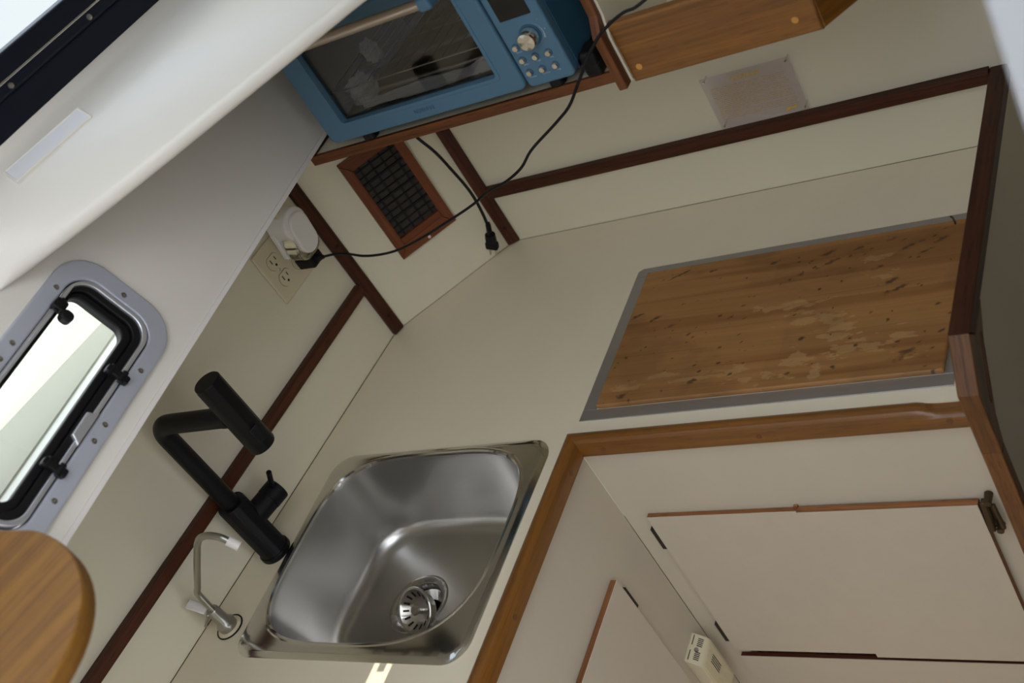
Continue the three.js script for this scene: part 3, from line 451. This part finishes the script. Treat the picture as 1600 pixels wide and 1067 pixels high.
// ---------------------------------------------------------------- cabinets under the worktop
{
  const zp = 0.575, t = thing('galley_cabinet', 'cream galley cabinet under the chopping board with teak-edged doors', 'cabinet', [0.86, 0, 0.5]);
  const s = poly([[0.5485, 0.001], [1.1775, 0.001], [1.1775, 0.8715], [0.5485, 0.8715]]); s.holes.push(new THREE.Path(poly([[0.616, 0.09], [1.10, 0.09], [1.10, 0.67], [0.616, 0.67]]).getPoints()));
  part(t, 'face_panel', slab(s, zp - 0.016, zp), M.door);
  const door = (x0, x1, y0, y1, z0, z1) => { const d = part(t, 'door', woodUV(box(x0, x1, y0, y1, z0, z1 - 0.0012, 0.0008), [1, 0, 0]), M.edge); part(d, 'door_face', box(x0, x1, y0, y1, z1 - 0.0012, z1), M.door); return d; };
  const d1 = door(0.596, 0.8575, 0.322, 0.7110, zp + 0.001, 0.5855), d2 = door(0.859, 1.1285, 0.3195, 0.7135, zp + 0.002, 0.5905);
  part(d2, 'rebate', woodUV(box(0.8535, 0.8605, 0.33, 0.7165, zp + 0.0005, 0.581), [0, 1, 0]), M.edge);
  const d3 = door(0.598, 1.1285, 0.08, 0.303, zp + 0.001, 0.586); d3.material = M.dark;
  for (const [y0, y1] of [[0.628, 0.682], [0.352, 0.406]]) part(d1, 'hinge', box(0.5865, 0.5968, y0 - 0.004, y1 - 0.004, zp, zp + 0.0095, 0.0012), M.hinge);
  part(d2, 'latch', [box(1.131, 1.143, 0.655, 0.712, zp, 0.582, 0.002), beam(V(1.1365, 0.718, 0.588), V(1.1345, 0.655, 0.590), 0.010, 0.007, 0.003, V(0, 0, 1)), beam(V(1.149, 0.715, 0.590), V(1.152, 0.662, 0.592), 0.0065, 0.006, 0.0025, V(0, 0, 1)), cyl(V(1.1445, 0.722, 0.576), V(1.1445, 0.722, 0.596), 0.0062, 0.005, 20), cyl(V(1.146, 0.659, 0.580), V(1.146, 0.659, 0.595), 0.006, 0.005, 20), beam(V(1.136, 0.66, 0.588), V(1.15, 0.66, 0.588), 0.006, 0.006, 0.002, V(0, 0, 1))], M.bronze, 'tarnished bronze latch');
  // leg under the sink
  const xp = 0.5475, u = thing('sink_cabinet', 'cream cabinet front under the sink with a teak-edged door', 'cabinet', [0.5, 0, 1.2]);
  const q = poly([[zp + 0.0005, 0.001], [2.59, 0.001], [2.59, 0.8715], [zp + 0.0005, 0.8715]]); q.holes.push(new THREE.Path(poly([[0.73, 0.1], [1.25, 0.1], [1.25, 0.66], [0.73, 0.66]]).getPoints()));
  part(u, 'face_panel', slab(q, 0, 0.016).applyMatrix4(new THREE.Matrix4().makeBasis(V(0, 0, 1), V(0, 1, 0), V(-1, 0, 0))).translate(xp, 0, 0), M.door);
  const d4 = part(u, 'door', woodUV(box(xp + 0.001, xp + 0.0118, 0.07, 0.6850, 0.690, 1.30, 0.0008), [0, 0, 1]), M.edge); part(d4, 'door_face', box(xp + 0.0118, xp + 0.0130, 0.07, 0.6850, 0.690, 1.30), M.door);
  part(d4, 'hinge', box(xp, xp + 0.010, 0.600, 0.652, 0.6805, 0.6908, 0.0012), M.hinge);
  // gas alarm beside the corner
  const a = thing('gas_alarm', 'small ivory gas alarm with slotted top on the sink cabinet front near the corner', 'alarm', [xp, 0.27, 0.63]);
  const X0 = xp, Y1 = 0.402, Z0 = 0.602, Z1 = 0.661; // side view: flat back, sloping slotted top, rounded brow
  const prof = new THREE.Shape(); prof.moveTo(X0, 0.27); prof.lineTo(X0, Y1); prof.lineTo(X0 + 0.003, Y1); prof.lineTo(X0 + 0.022, Y1 - 0.0125); prof.quadraticCurveTo(X0 + 0.0275, Y1 - 0.0165, X0 + 0.028, Y1 - 0.024); prof.lineTo(X0 + 0.028, 0.27); prof.closePath();
  const h = part(a, 'housing', slab(prof, Z0, Z1, 0.002), M.ivorySoft);
  const top = (d, z, o = 0) => V(X0 + 0.003 + d * 0.835 + o * 0.55, Y1 - d * 0.55 + o * 0.835, z), TN = V(0.55, 0.835, 0);
  for (let i = 0; i < 11; i++) { const z = Z0 + 0.006 + i * 0.0046; part(h, 'rib', box(X0 + 0.0275, X0 + 0.0293, 0.272, Y1 - 0.024, z, z + 0.0024, 0.0007), M.ivorySoft); }
  for (let i = 0; i < 4; i++) part(h, 'louver', box(X0 + 0.0288, X0 + 0.0296, 0.325, 0.362, Z0 + 0.0185 + i * 0.0046, Z0 + 0.0204 + i * 0.0046), M.gap);
  for (const z0 of [0.0085, 0.036]) for (let i = 0; i < 5; i++) part(h, 'slot', beam(top(0.011, Z0 + z0 + i * 0.0036), top(0.021, Z0 + z0 + i * 0.0036), 0.0017, 0.0008, 0, TN), M.gap);
  for (const [a0, b0] of [[0.004, 0.024], [0.035, 0.055]]) part(h, 'back_gap', beam(top(0.0025, Z0 + a0), top(0.0025, Z0 + b0), 0.0016, 0.0008, 0, TN), M.gap);
  part(h, 'test_button', lathe([[0, 0.0035], [0.0032, 0.003], [0.0044, 0.001], [0.0046, -0.001]], top(0.0125, Z0 + 0.0315), TN, 24), M.nickel);
}

// ---------------------------------------------------------------- outlet plate, air freshener, black adapter with its cord
{
  const B = new THREE.Matrix4().makeBasis(V(0.0864, 0, -0.9963), V(0, 1, 0), LN), put = (o, y, z, out) => { o.userData.own = true; o.applyMatrix4(B); o.position.set(wallX(z) + LN.x * out, y, z + LN.z * out); return o; };
  const o = put(thing('outlet_plate', 'ivory two-gang wall plate with duplex outlets on the left wall', 'outlet plate'), 1.197, 0.34, 0.0);
  part(o, 'plate', slab(rr(-0.058, -0.057, 0.058, 0.057, 0.004), 0.0002, 0.006, 0.0035), M.ivory);
  for (const gx of [-0.023, 0.023]) {
    for (const gy of [0.0195, -0.0195]) {
      const face = (r, c) => poly(Array.from({ length: 48 }, (_, k) => { const q = k / 48 * Math.PI * 2; return [gx + r * Math.cos(q), gy + clamp(r * Math.sin(q), -c, c)]; }));
      part(o, 'outlet_rim', slab(face(0.0173, 0.0143), 0.002, 0.0063), M.joint);
      const f = part(o, 'receptacle', slab(face(0.0167, 0.0137), 0.003, 0.0076, 0.0005), M.ivory);
      part(f, 'slot', slab(rr(gx - 0.0075, gy - 0.001, gx - 0.0053, gy + 0.0085, 0.0003), 0.0074, 0.0078), M.gap);
      part(f, 'slot', slab(rr(gx + 0.0053, gy + 0.000, gx + 0.0073, gy + 0.0075, 0.0003), 0.0074, 0.0078), M.gap);
      part(f, 'ground_hole', slab(rr(gx - 0.0024, gy - 0.0098, gx + 0.0024, gy - 0.0045, 0.0022), 0.0074, 0.0078), M.gap);
    }
    part(o, 'screw', lathe([[0, 0.0012], [0.002, 0.001], [0.003, 0]], V(gx, 0, 0.006), V(0, 0, 1), 18), M.nickel);
  }
  // warmer: white stadium shell, pale front, clear bottle underneath
  const w = put(thing('air_freshener', 'white plug-in air freshener with a clear oil bottle on the ivory outlet plate', 'air freshener'), 1.2205, 0.319, 0.0078);
  w.rotateX(0.13);
  part(w, 'plug_block', slab(rr(-0.015, -0.017, 0.015, 0.03, 0.008), 0.0, 0.016, 0.002), M.white);
  part(w, 'housing', [slab(rr(-0.031, 0.017, 0.031, 0.079, 0.0302), 0.010, 0.060, 0.006)], M.white);
  part(w, 'skirt', slab(rr(-0.0315, -0.012, 0.0315, 0.048, 0.004), 0.012, 0.024, 0.003), M.white);
  part(w, 'front_cover', slab(rr(-0.0245, -0.014, 0.0245, 0.070, 0.0243), 0.052, 0.0675, 0.004), M.white);
  part(w, 'vent_slot', [slab(rr(-0.02, 0.0745, 0.0, 0.0795, 0.0024), 0.022, 0.044, 0.001)], M.ivorySoft);
  part(w, 'bottle', [slab(rr(-0.0305, -0.0245, 0.0305, 0.030, 0.020), 0.0255, 0.060, 0.006)], M.bottle);
  // adapter
  const z = 0.312, y = 1.1735, nx = (d) => V(wallX(z) + LN.x * d, y, z + LN.z * d);
  const a = thing('power_adapter', 'black square power adapter in the ivory outlet plate with a long thin cord', 'power adapter', [wallX(z), y, z]);
  part(a, 'block', beam(nx(0.0079), nx(0.050), 0.033, 0.022, 0.0025), M.rubber);
  const p = [nx(0.050), nx(0.060), V(0.062, 1.170, 0.310)];
  part(a, 'strain_relief', [cyl(nx(0.050), nx(0.057), 0.0085, 0.007, 16), cyl(nx(0.057), nx(0.068), 0.0058, 0.0036, 16)], M.rubber);
  const c = [nx(0.062), V(0.078, 1.168, 0.309), V(0.104, 1.163, 0.309), V(0.135, 1.153, 0.311), V(0.171, 1.150, 0.314), V(0.223, 1.155, 0.320), V(0.299, 1.175, 0.328), V(0.376, 1.201, 0.336), V(0.450, 1.228, 0.344), V(0.497, 1.249, 0.349), V(0.540, 1.262, 0.355), V(0.581, 1.281, 0.3575), V(0.616, 1.308, 0.361), V(0.687, 1.348, 0.369), V(0.722, 1.370, 0.373), V(0.759, 1.406, 0.377), V(0.804, 1.449, 0.381), V(0.837, 1.472, 0.384), V(0.874, 1.487, 0.386), V(0.890, 1.489, 0.388), V(0.908, 1.4945, 0.386), V(0.925, 1.50, 0.37), V(0.92, 1.485, 0.30), V(0.90, 1.44, 0.15), V(0.90, 1.38, 0.08)];
  part(a, 'cord', tube(c, 0.0023, 300, false, 10), M.rubber);
}
{ // loose power cord hanging from behind the shelf
  const t = thing('power_lead', 'loose black cord with a two-prong plug hanging down to the worktop corner', 'power lead', [0.2, 0.95, 0.07]);
  const z = 0.075; part(t, 'cable', tube([V(0.16, 1.385, 0.03), V(0.172, 1.30, 0.05), V(0.190, 1.244, 0.07), V(0.198, 1.2285, z), V(0.2155, 1.1875, z), V(0.2255, 1.143, z), V(0.2345, 1.085, z), V(0.2305, 1.0285, z), V(0.2235, 0.995, z)], 0.0030, 160, false, 12), M.rubber);
  const a = V(0.2225, 0.992, z), b = V(0.2005, 0.9385, z), at = (k) => a.clone().lerp(b, k);
  part(t, 'plug', [cyl(at(-0.28), at(0.25), 0.0042, 0.0052, 16), ...[0, 1, 2, 3].map((i) => cyl(at(-0.2 + i * 0.11), at(-0.15 + i * 0.11), 0.0055, 0.0055, 16)), cyl(at(0.24), at(0.33), 0.0105, 0.0105, 20), beam(at(0.3), at(0.62), 0.021, 0.012, 0.003, V(0, 0, 1)), beam(at(0.58), at(0.88), 0.026, 0.0145, 0.004, V(0, 0, 1))], M.rubber);
  for (const s of [-1, 1]) { const o = V(0.93, -0.37, 0).multiplyScalar(0.0062 * s); part(t, 'prong', beam(at(0.86).add(o), at(1.16).add(o), 0.0016, 0.006, 0, V(0, 0, 1)), M.champagne); }
}
// ---------------------------------------------------------------- vent grille on the corner panel
{
  const v = thing('vent', 'wooden framed vent with black grille bars on the corner panel below the shelf', 'vent', [0.106, 1.14, 0.107]);
  v.userData.own = true; v.applyMatrix4(new THREE.Matrix4().makeBasis(DW, V(0, 1, 0), DN)); v.position.set(0.1055, 1.142, 0.1075);
  const W = 0.0655, H = 0.1185, w = 0.046, h = 0.093;
  const member = (pts, g) => part(v, 'frame_member', woodUV(slab(poly(pts), 0.0005, 0.012, 0.0025), g), M.ventWood);
  member([[-W, -H], [W, -H], [w, -h], [-w, -h]], [1, 0, 0]); member([[-W, H], [-w, h], [w, h], [W, H]], [1, 0, 0]); member([[-W, -H], [-w, -h], [-w, h], [-W, H]], [0, 1, 0]); member([[W, -H], [W, H], [w, h], [w, -h]], [0, 1, 0]);
  part(v, 'back_plate', slab(rr(-w, -h, w, h, 0.001), 0.0004, 0.0012), Object.assign(M.gap.clone(), { color: lin(0.048, 0.041, 0.033) }));
  for (let i = 0; i < 4; i++) part(v, 'fin', slab(rr(-0.036 + i * 0.0232, -h, -0.0315 + i * 0.0232, h, 0.0005), 0.0016, 0.0036), M.gap);
  for (let i = 0; i < 11; i++) { const y = -0.068 + i * 0.0152; part(v, 'grille_bar', cyl(V(-w, y, 0.006), V(w, y, 0.006), i % 3 === 2 ? 0.0026 : 0.0016, i % 3 === 2 ? 0.0026 : 0.0016, 10), M.black); }
  part(v, 'bottom_ledge', woodUV(box(-w, w, -h, -h + 0.014, 0.0014, 0.010), [1, 0, 0]), M.ventWood);
  part(v, 'screw', lathe([[0, 0.0004], [0.001, 0.0003], [0.0012, 0.0012], [0.0032, 0.0008], [0.0038, 0]], V(0.002, -0.1115, 0.0118), V(0, 0, 1), 20), M.chrome);
}
// ---------------------------------------------------------------- warning placard
{
  const mat = canvasDecal(1024, 700, (x) => {
    x.fillStyle = '#d0a83a'; x.textAlign = 'center'; x.font = 'bold 76px sans-serif'; x.fillText('CAUTION', 512, 104);
    let s = 5; const q = () => { s = (Math.imul(s, 1664525) + 1013904223) >>> 0; return s / 4294967296; };
    for (let r = 0; r < 19; r++) { const y = 150 + r * 23; let cx = 70; const end = (r % 5 === 4 ? 430 : 950) - q() * 60; x.fillStyle = 'rgba(206,172,92,0.8)'; while (cx < end) { const w = 8 + q() * 46; x.fillRect(cx, y, w, 4 + q() * 6); cx += w + 7; } }
    x.fillStyle = '#d6b020'; x.beginPath(); x.moveTo(770, 640); x.lineTo(820, 605); x.lineTo(850, 618); x.lineTo(930, 596); x.lineTo(915, 622); x.lineTo(860, 636); x.lineTo(840, 630); x.lineTo(800, 652); x.fill();
  });
  const t = thing('caution_placard', 'clear acrylic caution placard with gold lettering on the back wall', 'placard', [0.818, 1.105, 0.018]);
  part(t, 'sheet', box(0.7385, 0.897, 1.0535, 1.1585, 0.0165, 0.0190), M.acrylic);
  part(t, 'lettering', new THREE.PlaneGeometry(0.1575, 0.104).translate(0.8178, 1.106, 0.0194), mat);
  for (const [x, y] of [[0.745, 1.152], [0.891, 1.152], [0.745, 1.060], [0.891, 1.060]]) part(t, 'standoff_screw', [cyl(V(x, y, 0.0002), V(x, y, 0.0165), 0.0014, 0.0014, 12), lathe([[0, 0.0012], [0.0014, 0.001], [0.0022, 0]], V(x, y, 0.019), V(0, 0, 1), 16)], M.chrome);
}
// ---------------------------------------------------------------- shelf over the corner and the teak bin next to it
{
  const t = thing('oven_shelf', 'cream shelf with a wooden front edge carrying the blue oven', 'shelf', [0.5, 1.374, 0.2]);
  part(t, 'shelf_board', plan(poly([[0.212, 0.001], [0.797, 0.001], [0.797, 0.343], [0.2125, 0.343]]), 1.374, 1.3905), M.laminate);
  part(t, 'front_edge', woodUV(box(0.2125, 0.797, 1.374, 1.3912, 0.343, 0.35, 0.0012), [1, 0, 0]), M.shelfWood);
  part(t, 'end_strip', woodUV(box(0.2126, 0.226, 1.3906, 1.401, 0.27, 0.3485, 0.001), [0, 0, 1]), M.dark);
  const d = part(t, 'divider', slab(poly([[0.0015, 1.3685], [0.345, 1.3685], [0.345, 1.44], [0.335, 1.47], [0.33, 1.60], [0.0015, 1.60]]), 0, 0.018).applyMatrix4(new THREE.Matrix4().makeBasis(V(0, 0, 1), V(0, 1, 0), V(-1, 0, 0))).translate(0.8165, 0, 0), M.laminate);
  part(d, 'divider_edge', woodUV(slab(poly([[0.345, 1.3665], [0.3625, 1.3665], [0.3625, 1.452], [0.345, 1.476], [0.339, 1.60], [0.3295, 1.60], [0.335, 1.47], [0.345, 1.44]]), 0, 0.0145, 0.002).applyMatrix4(new THREE.Matrix4().makeBasis(V(0, 0, 1), V(0, 1, 0), V(-1, 0, 0))).translate(0.8135, 0, 0), [0, 1, 0]), M.shelfWood);
  const b = thing('wall_bin', 'varnished teak fronted wall bin with an angled end beside the oven', 'bin', [0.95, 1.363, 0.2]);
  const f = part(b, 'front_board', woodUV(slab(poly([[0.8172, 1.363], [1.0905, 1.3635], [1.0935, 1.457], [0.8172, 1.457]]), 0.328, 0.345, 0.004), [1, 0, 0]), M.teak);
  const e0 = V(1.085, 1.411, 0.337), e1 = V(1.334, 1.411, 0.012); part(b, 'end_board', woodUV(beam(e0, e1, 0.0165, 0.094, 0.003), [0.61, 0, -0.79]), M.teak);
  part(b, 'bottom_board', plan(poly([[0.8172, 0.001], [1.325, 0.001], [1.082, 0.327], [0.8172, 0.327]]), 1.366, 1.376), M.laminate);
  for (const [x, y] of [[0.834, 1.385], [1.061, 1.388]]) part(f, 'bung', cyl(V(x, y, 0.3435), V(x, y, 0.3453), 0.0046, 0.0046, 24), M.bungLight, 'pale wooden plug');
  const k = thing('black_box', 'black box standing inside the teak bin', 'box', [0.94, 1.376, 0.22]);
  part(k, 'shell', box(0.955, 1.05, 1.3765, 1.475, 0.235, 0.315, 0.006), M.rubber);
  part(k, 'lid', box(0.953, 1.052, 1.468, 1.476, 0.233, 0.317, 0.003), M.black);
}
// ---------------------------------------------------------------- toaster oven
{
  const X0 = 0.296, X1 = 0.756, Y0 = 1.412, Y1 = 1.612, Z = 0.37, t = thing('toaster_oven', 'blue countertop oven with a glass door and button panel on the corner shelf', 'oven', [0.526, 1.391, 0.2]);
  // shell: open cavity behind the door
  const wallG = [box(X0, X1, Y0, Y0 + 0.012, 0.05, 0.352, 0.002), box(X0, X1, Y1 - 0.012, Y1, 0.05, 0.352, 0.004), box(X0, X0 + 0.012, Y0, Y1, 0.05, 0.352, 0.003), box(X1 - 0.004, X1, Y0, Y1, 0.05, 0.352, 0.003), box(X0, X1, Y0, Y1, 0.05, 0.06, 0.002)];
  const body = part(t, 'body', wallG, M.blueDark);
  for (let i = 0; i < 7; i++) part(body, 'vent_slot', slab(rr(0.10 + i * 0.022, 1.53, 0.106 + i * 0.022, 1.575, 0.003), 0, 0.001).applyMatrix4(new THREE.Matrix4().makeBasis(V(0, 0, 1), V(0, 1, 0), V(-1, 0, 0))).translate(X1 + 0.0005, 0, 0), M.gap);
  part(t, 'cavity', [box(X0 + 0.02, 0.655, Y0 + 0.014, Y0 + 0.02, 0.07, 0.350), box(X0 + 0.02, 0.655, Y1 - 0.02, Y1 - 0.014, 0.07, 0.350), box(X0 + 0.014, X0 + 0.02, Y0 + 0.014, Y1 - 0.014, 0.07, 0.350), box(0.655, 0.661, Y0 + 0.014, Y1 - 0.014, 0.07, 0.350), box(X0 + 0.014, 0.661, Y0 + 0.014, Y1 - 0.014, 0.064, 0.07)], M.liner);
  const ds = rr(X0, Y0, 0.674, Y1, 0.012); ds.holes.push(rr(0.339, 1.443, 0.637, 1.578, 0.006, THREE.Path));
  const door = part(t, 'door', slab(ds, 0.3525, Z, 0.004, 16), M.blue);
  const ls = rr(0.333, 1.437, 0.643, 1.584, 0.008); ls.holes.push(rr(0.339, 1.443, 0.637, 1.578, 0.006, THREE.Path)); part(door, 'door_trim', slab(ls, Z - 0.002, Z + 0.0008, 0.0006), M.blue);
  part(door, 'door_glass', box(0.337, 0.639, 1.441, 1.580, 0.3585, 0.3600), M.ovenGlass);
  const hy = 1.598, hz = 0.41; part(door, 'handle', [cyl(V(0.338, hy, hz), V(0.620, hy, hz), 0.0078, 0.0078, 28)], M.champagne);
  for (const [a, b] of [[0.326, 0.340], [0.618, 0.640]]) part(door, 'handle_bracket', [box(a, b, hy - 0.010, hy + 0.010, Z - 0.003, hz + 0.010, 0.005)], M.blue);
  part(door, 'raised_lettering', new THREE.PlaneGeometry(0.062, 0.012).translate(0.494, 1.4275, Z + 0.0004), canvasDecal(512, 100, (x) => { x.fillStyle = 'rgba(34,78,112,0.55)'; x.font = 'bold 78px sans-serif'; x.textAlign = 'center'; x.fillText('NUWAVE', 256, 78); }));
  const panel = part(t, 'control_panel', slab(rr(0.678, Y0, X1, Y1, 0.008), 0.3525, Z, 0.0035, 16), M.blue);
  part(panel, 'display', slab(rr(0.6895, 1.5195, 0.7405, 1.570, 0.002), Z - 0.002, Z + 0.0008, 0.0004), new THREE.MeshPhysicalMaterial({ color: lin(0.006, 0.006, 0.006), roughness: 0.15 }));
  const dx = 0.7225, dy = 1.489;
  part(panel, 'dial_ring', lathe([[0.0165, 0], [0.0165, 0.0012], [0.0145, 0.0012], [0.0142, 0.0002], [0, 0.0002]], V(dx, dy, Z), V(0, 0, 1)), M.blueDark);
  part(panel, 'dial', lathe([[0.0138, 0], [0.0138, 0.017], [0.0125, 0.0195], [0.0108, 0.020], [0, 0.0195]], V(dx, dy, Z + 0.0003), V(0, 0, 1)), Object.assign(M.champagne.clone(), { color: lin(0.80, 0.78, 0.73), roughness: 0.2 }));
  for (const [x, y] of [[0.691, 1.4775], [0.691, 1.457], [0.7125, 1.457], [0.734, 1.457], [0.691, 1.436], [0.7125, 1.436], [0.734, 1.436]]) {
    const bt = part(panel, 'button', lathe([[0.0046, 0], [0.0046, 0.0038], [0.0038, 0.005], [0, 0.0046]], V(x, y, Z), V(0, 0, 1), 28), Object.assign(M.champagne.clone(), { color: lin(0.80, 0.78, 0.73), roughness: 0.22 }));
    part(bt, 'button_ring', lathe([[0.0058, 0], [0.0056, 0.0006], [0.0047, 0.0006]], V(x, y, Z), V(0, 0, 1), 28), M.blueDark);
  }
  part(panel, 'panel_lettering', new THREE.PlaneGeometry(0.078, 0.1).translate(0.717, 1.472, Z + 0.0003), canvasDecal(780, 1000, (x) => { // 10 px a millimetre, left 0.678, top 1.522
    const px = (a) => (a - 0.678) * 10000, py = (b) => (1.522 - b) * 10000; x.fillStyle = 'rgba(198,214,226,0.9)'; x.textAlign = 'center'; x.font = '30px sans-serif';
    for (const [s, a, b] of [['ON/OFF', 0.6925, 1.4685], ['MENU', 0.6925, 1.448], ['TEMP', 0.7135, 1.448], ['TIME', 0.735, 1.448], ['PREHEAT', 0.6925, 1.427], ['TOP/BTM', 0.7145, 1.427], ['FAN', 0.736, 1.427]]) x.fillText(s, px(a), py(b));
    x.font = 'bold 44px sans-serif'; x.fillText('-', px(0.7435), py(1.507)); x.fillText('+', px(0.7475), py(1.4905));
    x.strokeStyle = 'rgba(198,214,226,0.9)'; for (let i = 0; i < 12; i++) { const a = 0.85 - i * 0.115; x.lineWidth = 2 + i * 0.9; x.beginPath(); const r0 = 196, r1 = 206 + i * 1.6; x.moveTo(px(dx) + r0 * Math.cos(a), py(dy) - r0 * Math.sin(a)); x.lineTo(px(dx) + r1 * Math.cos(a), py(dy) - r1 * Math.sin(a)); x.stroke(); }
  }));
  for (const [x, z] of [[0.347, 0.338], [0.705, 0.338], [0.347, 0.08], [0.705, 0.08]]) part(t, 'foot', lathe([[0, 0], [0.012, 0], [0.0135, 0.002], [0.0125, 0.021], [0, 0.021]], V(x, 1.3915, z), V(0, 1, 0), 24), M.rubber);
  for (const [y, z, r] of [[1.452, 0.31, 0.0045], [1.452, 0.22, 0.0045], [1.585, 0.29, 0.004], [1.585, 0.2, 0.004]]) part(t, 'heating_tube', cyl(V(X0 + 0.02, y, z), V(0.655, y, z), r, r, 16), M.steelRod);
  const wires = []; for (let i = 0; i < 14; i++) wires.push(cyl(V(0.325 + i * 0.0245, 1.482, 0.09), V(0.325 + i * 0.0245, 1.482, 0.335), 0.0011, 0.0011, 8)); for (const z of [0.1, 0.22, 0.335]) wires.push(cyl(V(X0 + 0.021, 1.480, z), V(0.654, 1.480, z), 0.0016, 0.0016, 8));
  part(t, 'rack', wires, M.steelRod);
  part(t, 'crumb_tray', box(X0 + 0.021, 0.654, Y0 + 0.0205, Y0 + 0.0225, 0.075, 0.348), M.steelRod);
  // crumpled clear packing film left inside
  const film = (cx, cy, cz, rx, ry, rz, s) => { const g = new THREE.IcosahedronGeometry(1, 7), p = g.attributes.position; for (let i = 0; i < p.count; i++) { const x = p.getX(i), y = p.getY(i), z = p.getZ(i), k = 0.55 + 0.9 * Math.abs(fbm(x * 2.6 + 9, y * 2.6 + z * 2.1 + 5, s, 3) - 0.5) * 2 * 0.9 + 0.12 * vnoise(x * 9, y * 9 + z * 7, s + 4); p.setXYZ(i, cx + x * k * rx, cy + y * k * ry, cz + z * k * rz); } g.computeVertexNormals(); return g; };
  const pf = thing('plastic_film', 'crumpled clear plastic film inside the oven door', 'plastic film', [0.36, 1.46, 0.33]);
  part(pf, 'wad', [film(0.372, 1.466, 0.322, 0.028, 0.030, 0.022, 3), film(0.41, 1.512, 0.30, 0.012, 0.022, 0.02, 8)], M.film);
  part(pf, 'strip', [film(0.50, 1.449, 0.338, 0.15, 0.010, 0.013, 14), film(0.61, 1.452, 0.336, 0.030, 0.013, 0.012, 17)], M.film);
}
{ // black block between oven and divider
  const t = thing('plastic_block', 'small black plastic block on the shelf between oven and divider', 'plastic block', [0.77, 1.391, 0.33]);
  part(t, 'block', box(0.7585, 0.7855, 1.3915, 1.432, 0.315, 0.3545, 0.007), M.rubber);
  part(t, 'cover_seam', box(0.7580, 0.7860, 1.4105, 1.4115, 0.32, 0.3550, 0.0004), M.gap);
}
// ---------------------------------------------------------------- light fitting in the cornice, step board by the camera
{
  const t = thing('strip_light', 'slim white strip light flush in the moulded cornice under the window', 'light');
  t.userData.own = true;
  const X = V(0.0549, 0.0034, -0.1138).normalize(), N = V(0, 0, 0).crossVectors(V(0.0261, -0.0134, 0.0187), X).normalize();
  t.applyMatrix4(new THREE.Matrix4().makeBasis(X, V(0, 0, 0).crossVectors(N, X), N).setPosition(0.2422, 1.7171, 0.7465));
  part(t, 'light_rim', ring([-0.0645, -0.0167, 0.0645, 0.0167, 0.002], [-0.0615, -0.0137, 0.0615, 0.0137, 0.001], -0.014, 0.0045, 0.0008), M.gel);
  part(t, 'diffuser', slab(rr(-0.0615, -0.0137, 0.0615, 0.0137, 0.001), -0.014, 0.0038), M.lens);
}
{
  const t = thing('step_board', 'teak board with a rounded corner fixed to the cabin side in the near foreground', 'board', [0.43, 1.48, 1.5]);
  const s = new THREE.Shape(); const z0 = 1.20, x1 = 0.60, r = 0.14; s.moveTo(sideX(z0, 1.5) + 0.004, z0); s.lineTo(0.40, z0 + 0.004); s.bezierCurveTo(0.50, z0 + 0.02, x1, z0 + 0.085, x1, z0 + 0.175); s.lineTo(x1 - 0.03, 2.2); s.lineTo(sideX(2.2, 1.5) + 0.004, 2.2); s.closePath();
  part(t, 'board', woodUV(plan(s, 1.478, 1.50, 0.003), [-0.35, 0, 0.94]), M.teakPlain);
}
renderer.render(scene, camera);
